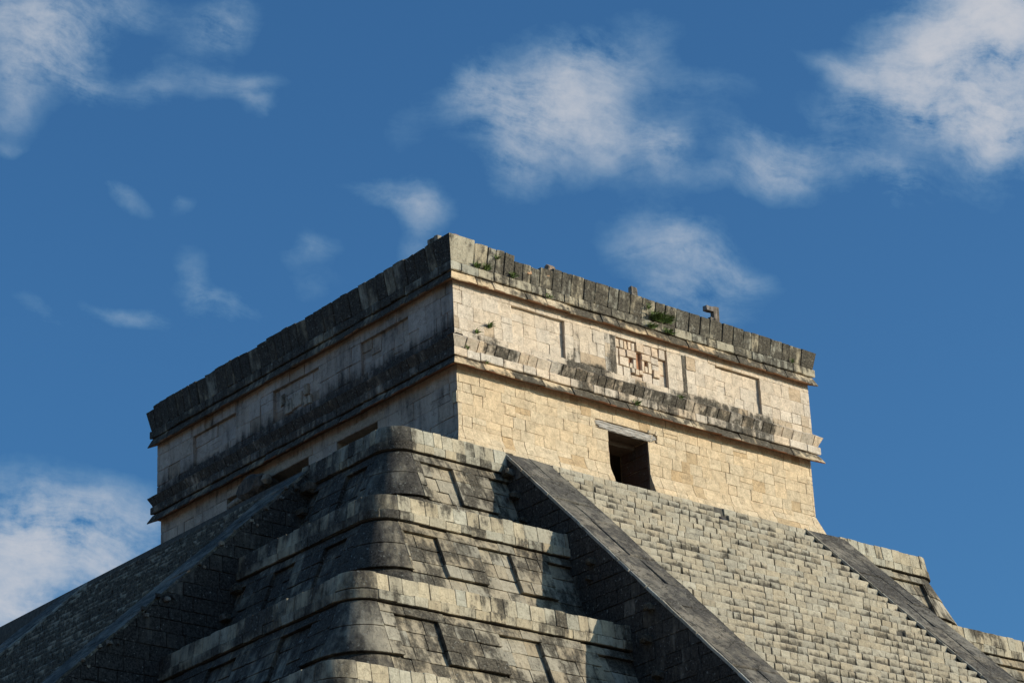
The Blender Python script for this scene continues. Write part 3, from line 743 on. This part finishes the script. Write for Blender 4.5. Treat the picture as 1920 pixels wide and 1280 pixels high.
for S, L, lm, ls, lb, w in ((S_lit, W1, lich_mold_lit, lich_str_lit, lich_band_lit, 0), (S_dark, W2, dk(.86), dk(.88), dk(.98), 1)):
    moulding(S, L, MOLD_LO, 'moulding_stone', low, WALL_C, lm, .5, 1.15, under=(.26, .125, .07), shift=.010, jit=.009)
    moulding(S, L, STR_LO, 'string_stone', low, FRZ_C, ls, .32, .70, shift=.008)
    moulding(S, L, BAND_LO, 'band_stone', low, FRZ_C, lb, .26, .46, shift=.006, jit=.006, g=.005)
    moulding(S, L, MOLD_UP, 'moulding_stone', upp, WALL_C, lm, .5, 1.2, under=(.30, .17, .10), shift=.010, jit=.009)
    moulding(S, L, STR_UP, 'string_stone', upp, PAR_C, (lambda p: .62 - .2 * sm(1.5, .8, p[0]) + .25 * nz(p, 1.5, 3.)) if not w else ls, .32, .75, shift=.010, jit=.008)
# parapet slabs
par = MB()
for S, L in ((S_lit, W1), (S_dark, W2)):
    bar_stone(par, S, 0, L, [(-.55, 29.25), (-.14, 29.25), (-.10, 29.66), (-.55, 29.66)], (.36, .22, .13), .25, m0=True, m1=True, jit=0, shift=0)
par_o = par.build('parapet', MORTAR, tem, (6.2, 6.7, 29.25))
roof = MB(); box(roof, .4, W1 - .4, .4, W2 - .4, 29.61, 29.70); roof.build('roof', MORTAR, tem)
cs = [0.0] + cuts(.76, W1, .26, .46)
for a, b in zip(cs[:-1], cs[1:]):
    mb = MB(); f, l = a < .001, b > W1 - .001; x = (a + b) / 2
    top = 29.965 if f else 29.915 - .14 * x / W1 + rng.uniform(-.008, .008)
    if 1.9 < x < 3.4: top -= rng.uniform(.03, .16)
    if l: top = 29.77
    la = rng.uniform(-.10, .10); dn = 0 if (f or l) else rng.uniform(-.009, .009); g = 0 if f else rng.choice((.002, .003, .004, .006, .012))
    prof = [(n + (dn if n > -.3 else 0), v) for n, v in par_prof(top)]
    bar_stone(mb, S_lit, a + g, b - (0 if l else .004), prof, tone(PAR_C, .92, 1.08), lambda p: lich_par_lit(p) + la, ch=.02, mids=1, m0=f, m1=l, shift=0, jit=.0 if f else .012)
    mb.build('parapet_slab', STONE, par_o)
cs = [0.0] + cuts(.62, W2 - .32, .28, .5) + [W2]
for a, b in zip(cs[:-1], cs[1:]):
    mb = MB(); f, l = a < .001, b > W2 - .001
    top = 29.965 if f else 29.95 + rng.uniform(-.014, .014) + .04 * nz((0, a, 0), .8)
    if l: top = 29.86
    la = rng.uniform(-.3, .1); dn = 0 if (f or l) else rng.uniform(-.010, .010); g = 0 if f else rng.choice((.002, .004, .006, .012))
    prof = [(n + (dn if n > -.3 else 0), v) for n, v in par_prof(top)]
    bar_stone(mb, S_dark, a + g, b - (0 if l else .004), prof, tone(PAR_C, .85, 1.12), lambda p: 1.02 + la + .25 * nz(p, 1.8, 3.), ch=.02, mids=1, m0=f, m1=l, shift=0, jit=.0 if f else .012)
    mb.build('parapet_slab', SHADE_CRUST, par_o)
# orange rubble core showing where slabs are broken
for i in range(26):
    x = rng.uniform(1.9, 3.5); s = rng.uniform(.05, .11); mb = MB()
    bar_stone(mb, lambda u, v, n, x=x, y=rng.uniform(.10, .3), z=rng.uniform(29.55, 29.70): (x + u, y + n, z + v), -s, s, [(-s, -s * .7), (s, -s * .8), (s * 1.1, s * .3), (s * .3, s), (-s * .8, s * .7)], tone(ORG_C if rng.random() < .6 else (.3, .25, .2), .8, 1.1), .1, ch=.03, jit=.015)
    mb.build('rubble_stone', STONE, par_o)

# timber lintel and door pieces
lin = MB()
def beam(name, x0, x1, y0, y1, z0, z1, parent, mat, seg=14, rough=.012, slope=0.):
    mb = MB(); vs = []; fs = []
    for i in range(seg + 1):
        x = x0 + (x1 - x0) * i / seg; dz = slope * (x - x0)
        r = lambda: rng.uniform(-rough, rough)
        e = .5 if i in (0, seg) else 1
        zc = (z0 + z1) / 2
        pts = [(y1, z0), (y0 + .02, z0), (y0, z0 + (z1 - z0) * .3), (y0 + .012, z0 + (z1 - z0) * .55), (y0 - .004, z0 + (z1 - z0) * .75), (y0 + .02, z1), (y1, z1)]
        vs += [(x + r(), y + r() * .6, zc + (z - zc) * e + dz + r() * .7) for y, z in pts]
    k = 7
    for i in range(seg):
        for j in range(k):
            fs.append((i * k + j, i * k + (j + 1) % k, (i + 1) * k + (j + 1) % k, (i + 1) * k + j))
    fs.append(list(range(k))); fs.append([seg * k + j for j in range(k)])
    mb.add(vs, fs, (.3, .28, .25), 0); return mb.build(name, mat, parent)
lt = beam('lintel', 4.60, 6.62, .265, .44, 26.10, 26.245, low, WOOD, slope=-.01); lt['label'] = 'weathered grey timber lintel over the doorway'
beam('lintel_strip', 4.72, 6.5, .258, .3, 26.035, 26.10, lt, WOOD, rough=.014, slope=-.005)
beam('inner_lintel', 4.9, 6.5, .46, .72, 26.05, 26.2, low, WOODD, slope=0)
beam('inner_lintel', 4.9, 6.5, .76, 1.3, 25.93, 26.19, low, WOODD)
for i in range(7):                      # crumbling rubble at the lintel's right end
    x = 6.42 + rng.uniform(0, .26); z = 26.22 + rng.uniform(-.16, .12); s = rng.uniform(.025, .05); mb = MB()
    bar_stone(mb, lambda u, v, n, x=x, z=z: (x + u, .30 + n, z + v), -s, s, [(-s, -s), (s, -s * .8), (s, s * .7), (-s * .6, s)], tone((.5, .42, .3)), .1, ch=.015, jit=.01)
    mb.build('rubble_stone', STONE, low)
# reveals of the sunlit doorway, stone colour darkened to paint in the shade inside
for xx, sg in ((DX0, -1), (DX1, 1)):
    for i in range(6):
        z0 = 24.0 + i * .34; mb = MB()
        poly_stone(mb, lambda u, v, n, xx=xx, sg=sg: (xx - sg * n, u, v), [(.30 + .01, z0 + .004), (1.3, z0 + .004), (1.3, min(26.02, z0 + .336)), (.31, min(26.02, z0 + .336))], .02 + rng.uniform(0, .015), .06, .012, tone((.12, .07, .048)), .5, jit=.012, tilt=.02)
        mb.build('jamb_stone', STONE, low)
# plastered lintel slabs over the openings of the shadowed side
for a, b in ((AY0 - .3, AY1 + .35), (BY0 - .2, BY1)):
    mb = MB(); bar_stone(mb, S_dark, a, b, [(-1.3, NZ - .05), (-.29, NZ - .05), (-.272, NZ - .03), (-.272, NZ + .14), (-1.3, NZ + .14)], (.42, .34, .26), .22, ch=.02, mids=3)
    mb.build('lintel_slab', STONE, low)
# roof-side carved column in the broad opening
sp = thing('carved_column', 'shadowed carved serpent column with a bulging head in the wide doorway', 'column', (.35, 8.35, 24))
def lathe(S, rings, m=14, rgb=(.3, .26, .2), lich=.5, wob=.02, mb=None):
    mb = mb or MB(); vs = []; fs = []
    for (c, ru, rv, w) in rings:
        for i in range(m):
            a = 2 * pi * i / m; q = 1 + rng.uniform(-wob, wob)
            vs.append(S(c[0] + ru * cos(a) * q, c[1] + rv * sin(a) * q, w))
    for s in range(len(rings) - 1):
        for i in range(m):
            j = (i + 1) % m; fs.append((s * m + i, s * m + j, (s + 1) * m + j, (s + 1) * m + i))
    fs.append(list(range(m))); fs.append([(len(rings) - 1) * m + i for i in range(m)])
    mb.add(vs, fs, rgb, lich); return mb
lathe(lambda a, b, w: (.55 + a, 8.45 + b, w), [((0, 0), .30, .30, 23.98), ((0, 0), .29, .29, 25.0), ((0, 0), .28, .28, 26.2)]).build('shaft', STONE, sp)
lathe(lambda a, b, w: (w, 8.35 + a, 26.08 + b), [((0, 0), .45, .24, .6), ((0, 0), .58, .31, .25), ((0, -.02), .64, .34, .0), ((-.02, -.03), .58, .31, -.16), ((-.05, -.05), .38, .2, -.28)], wob=.06, rgb=(.26, .20, .15), lich=.7).build('head', SHADE_CRUST, sp)
lathe(lambda a, b, w: (.1 + a, w, 25.98 + b), [((0, 0), .12, .10, 8.8), ((0, -.02), .13, .10, 9.2), ((0, -.06), .12, .09, 9.55)], wob=.06, rgb=(.4, .34, .27)).build('snout', STONE, sp)
lathe(lambda a, b, w: (-.02 + a, 7.75 + b, w), [((0, 0), .08, .1, 25.95), ((0, 0), .16, .14, 26.05), ((0, 0), .1, .1, 26.2)], wob=.08, rgb=(.34, .27, .20)).build('brow', STONE, sp)

# ------------------------------------------------------------------ loose stones left standing on the parapet
def loose(name, label, S, pieces, base, group=None, lich=.55):
    P0 = S(*pieces[0][0]) if False else None
    t = None; objs = []
    mb = MB()
    for (u0, u1, prof) in pieces:
        bar_stone(mb, S, u0, u1, prof, tone(base), lambda p: lich + .3 * nz(p, 6., 2.), ch=.015, mids=1, jit=.010, shift=0)
    o = mb.build(name, STONE, None); o['label'] = label; o['category'] = 'stone'; o['group'] = 'loose stones on the parapet'
    return o
loose('merlon_fragment', 'L-shaped dark stone on the parapet left of the nearest corner', S_dark,
      [(.66, .80, [(-.30, 29.93), (-.16, 29.93), (-.15, 30.23), (-.30, 30.24)]), (.79, 1.06, [(-.30, 30.06), (-.16, 30.06), (-.15, 30.22), (-.30, 30.23)])], (.34, .30, .24))
loose('merlon_fragment', 'reddish crumbling stone strip on top of the nearest parapet corner', S_lit,
      [(.14, .36, [(-.22, 29.93), (-.08, 29.93), (-.08, 30.035), (-.22, 30.045)]), (.35, .74, [(-.22, 29.92), (-.06, 29.92), (-.06, 29.99), (-.22, 30.0)])], (.34, .17, .11), lich=.3)
loose('merlon_fragment', 'small rounded dark lump on the broken stretch of the parapet', S_lit,
      [(3.18, 3.42, [(-.24, 29.80), (-.10, 29.80), (-.09, 29.97), (-.14, 30.03), (-.24, 30.0)])], (.28, .22, .18))
loose('merlon_fragment', 'small upright dark stone on the parapet above the carved mask', S_lit,
      [(5.97, 6.17, [(-.24, 29.80), (-.08, 29.80), (-.08, 30.08), (-.12, 30.14), (-.22, 30.13)])], (.34, .29, .24))
loose('merlon_fragment', 'hook-shaped dark stone on the parapet right of the grass tufts', S_lit,
      [(8.86, 9.06, [(-.24, 29.78), (-.10, 29.78), (-.10, 30.28), (-.24, 30.29)]), (8.60, 8.87, [(-.24, 30.13), (-.10, 30.13), (-.10, 30.26), (-.24, 30.27)]), (8.74, 8.87, [(-.22, 29.82), (-.12, 29.82), (-.12, 29.96), (-.22, 29.97)])], (.26, .22, .19))

# ------------------------------------------------------------------ plants rooted in the joints
def tuft(label, x, y, z, w, h, n, droop=.4):
    mb = MB()
    for i in range(n):
        bx, by = x + rng.gauss(0, w * .42), y + rng.uniform(-.02, .03)
        bz = z + rng.uniform(-.03, .03)
        a = rng.uniform(-1.3, 1.3); l = h * rng.uniform(.55, 1.55); ww = rng.uniform(.006, .012)
        d = Vector((sin(a) * .7, -rng.uniform(.2, .9), rng.uniform(.3, 1.))).normalized()
        p0 = Vector((bx, by, bz)); p1 = p0 + d * l * .55; p2 = p1 + (d + Vector((0, -.2, -droop * 1.6))).normalized() * l * .5
        s = d.cross(Vector((0, -1, .2))).normalized() * ww
        mb.add([p0 - s * .6, p0 + s * .6, p1 - s, p1 + s, p2], [(0, 1, 3, 2), (2, 3, 4)], (.07, .12, .03), 0)
    o = mb.build('plant_tuft', LEAF, None, (x, y, z)); o['label'] = label; o['category'] = 'plant'; o['group'] = 'plants growing from the masonry'
for args in (('small green tuft at the foot of the parapet nearest the left corner', .82, .03, 29.30, .10, .13, 46), ('dark green tuft under the parapet, second from the left corner', 1.12, .03, 29.31, .12, .15, 60),
             ('thin yellowish tuft under the parapet beside the broken slabs', 1.96, .03, 29.32, .06, .16, 30), ('tiny tuft in a crack of the parapet slab near the corner', 1.44, -.02, 29.66, .05, .10, 22),
             ('low green tuft on the upper moulding above the first panel', 3.10, .02, 29.06, .12, .07, 40), ('largest grass clump on the ledge below the parapet', 6.72, .03, 29.33, .26, .26, 190),
             ('leafy clump at the right end of the largest grass clump', 7.10, .03, 29.36, .12, .22, 80), ('green clump hanging on the moulding above the mask', 6.48, .02, 29.07, .15, .14, 80),
             ('grass strip on the moulding right above the mask corner', 7.12, .02, 29.07, .18, .11, 80), ('bright green sprig on the pale wall left of the first panel', 1.27, .19, 27.86, .04, .15, 40),
             ('small dark sprig on the pale wall nearest the corner', .86, .19, 27.62, .04, .12, 30), ('tiny tuft on the string course near the left corner', .47, .06, 27.07, .06, .08, 22),
             ('tiny tuft on the lower moulding near the left corner', 1.07, .08, 26.85, .04, .07, 16), ('green tuft on the lower moulding below the mask', 5.86, .08, 26.85, .13, .11, 50),
             ('sparse sprig on the sooty band right of the mask', 7.33, .05, 27.30, .06, .14, 26), ('tiny tuft at the foot of the parapet near the right corner', 11.57, .03, 29.31, .05, .09, 20),
             ('wispy tuft in the parapet slabs above the largest clump', 6.40, -.01, 29.58, .06, .13, 24)):
    tuft(*args)

# ------------------------------------------------------------------ bird on the steps
bird = thing('bird', 'small dark bird perched on the upper steps right of the doorway', 'bird', (6.86, -1.62, 23.38))
def bpt(a, b, w): return (6.86 + w, -1.62 + a, 23.47 + b)
lathe(bpt, [((0, .045), .006, .006, -.115), ((0, .045), .022, .022, -.10), ((0, .04), .030, .030, -.075), ((0, .015), .036, .038, -.05), ((0, -.005), .048, .050, -.01), ((0, -.005), .046, .046, .03), ((0, .01), .03, .026, .07), ((0, .02), .020, .012, .09)], m=12, rgb=(.02, .02, .03), wob=0).build('body', FEATHER, bird, smooth=True)
lathe(bpt, [((0, .018), .020, .010, .08), ((0, .04), .024, .006, .13), ((0, .065), .028, .004, .18)], m=8, wob=0).build('tail', FEATHER, bird)
lathe(bpt, [((0, .043), .007, .006, -.112), ((0, .038), .002, .002, -.15)], m=6, wob=0).build('beak', BEAK, bird)
for s in (-.018, .018):
    lathe(lambda a, b, w, s=s: (6.86 + a, -1.62 + s + b, w), [((0, 0), .004, .004, 23.355), ((0, 0), .004, .004, 23.44)], m=6, wob=0).build('leg', BEAK, bird)
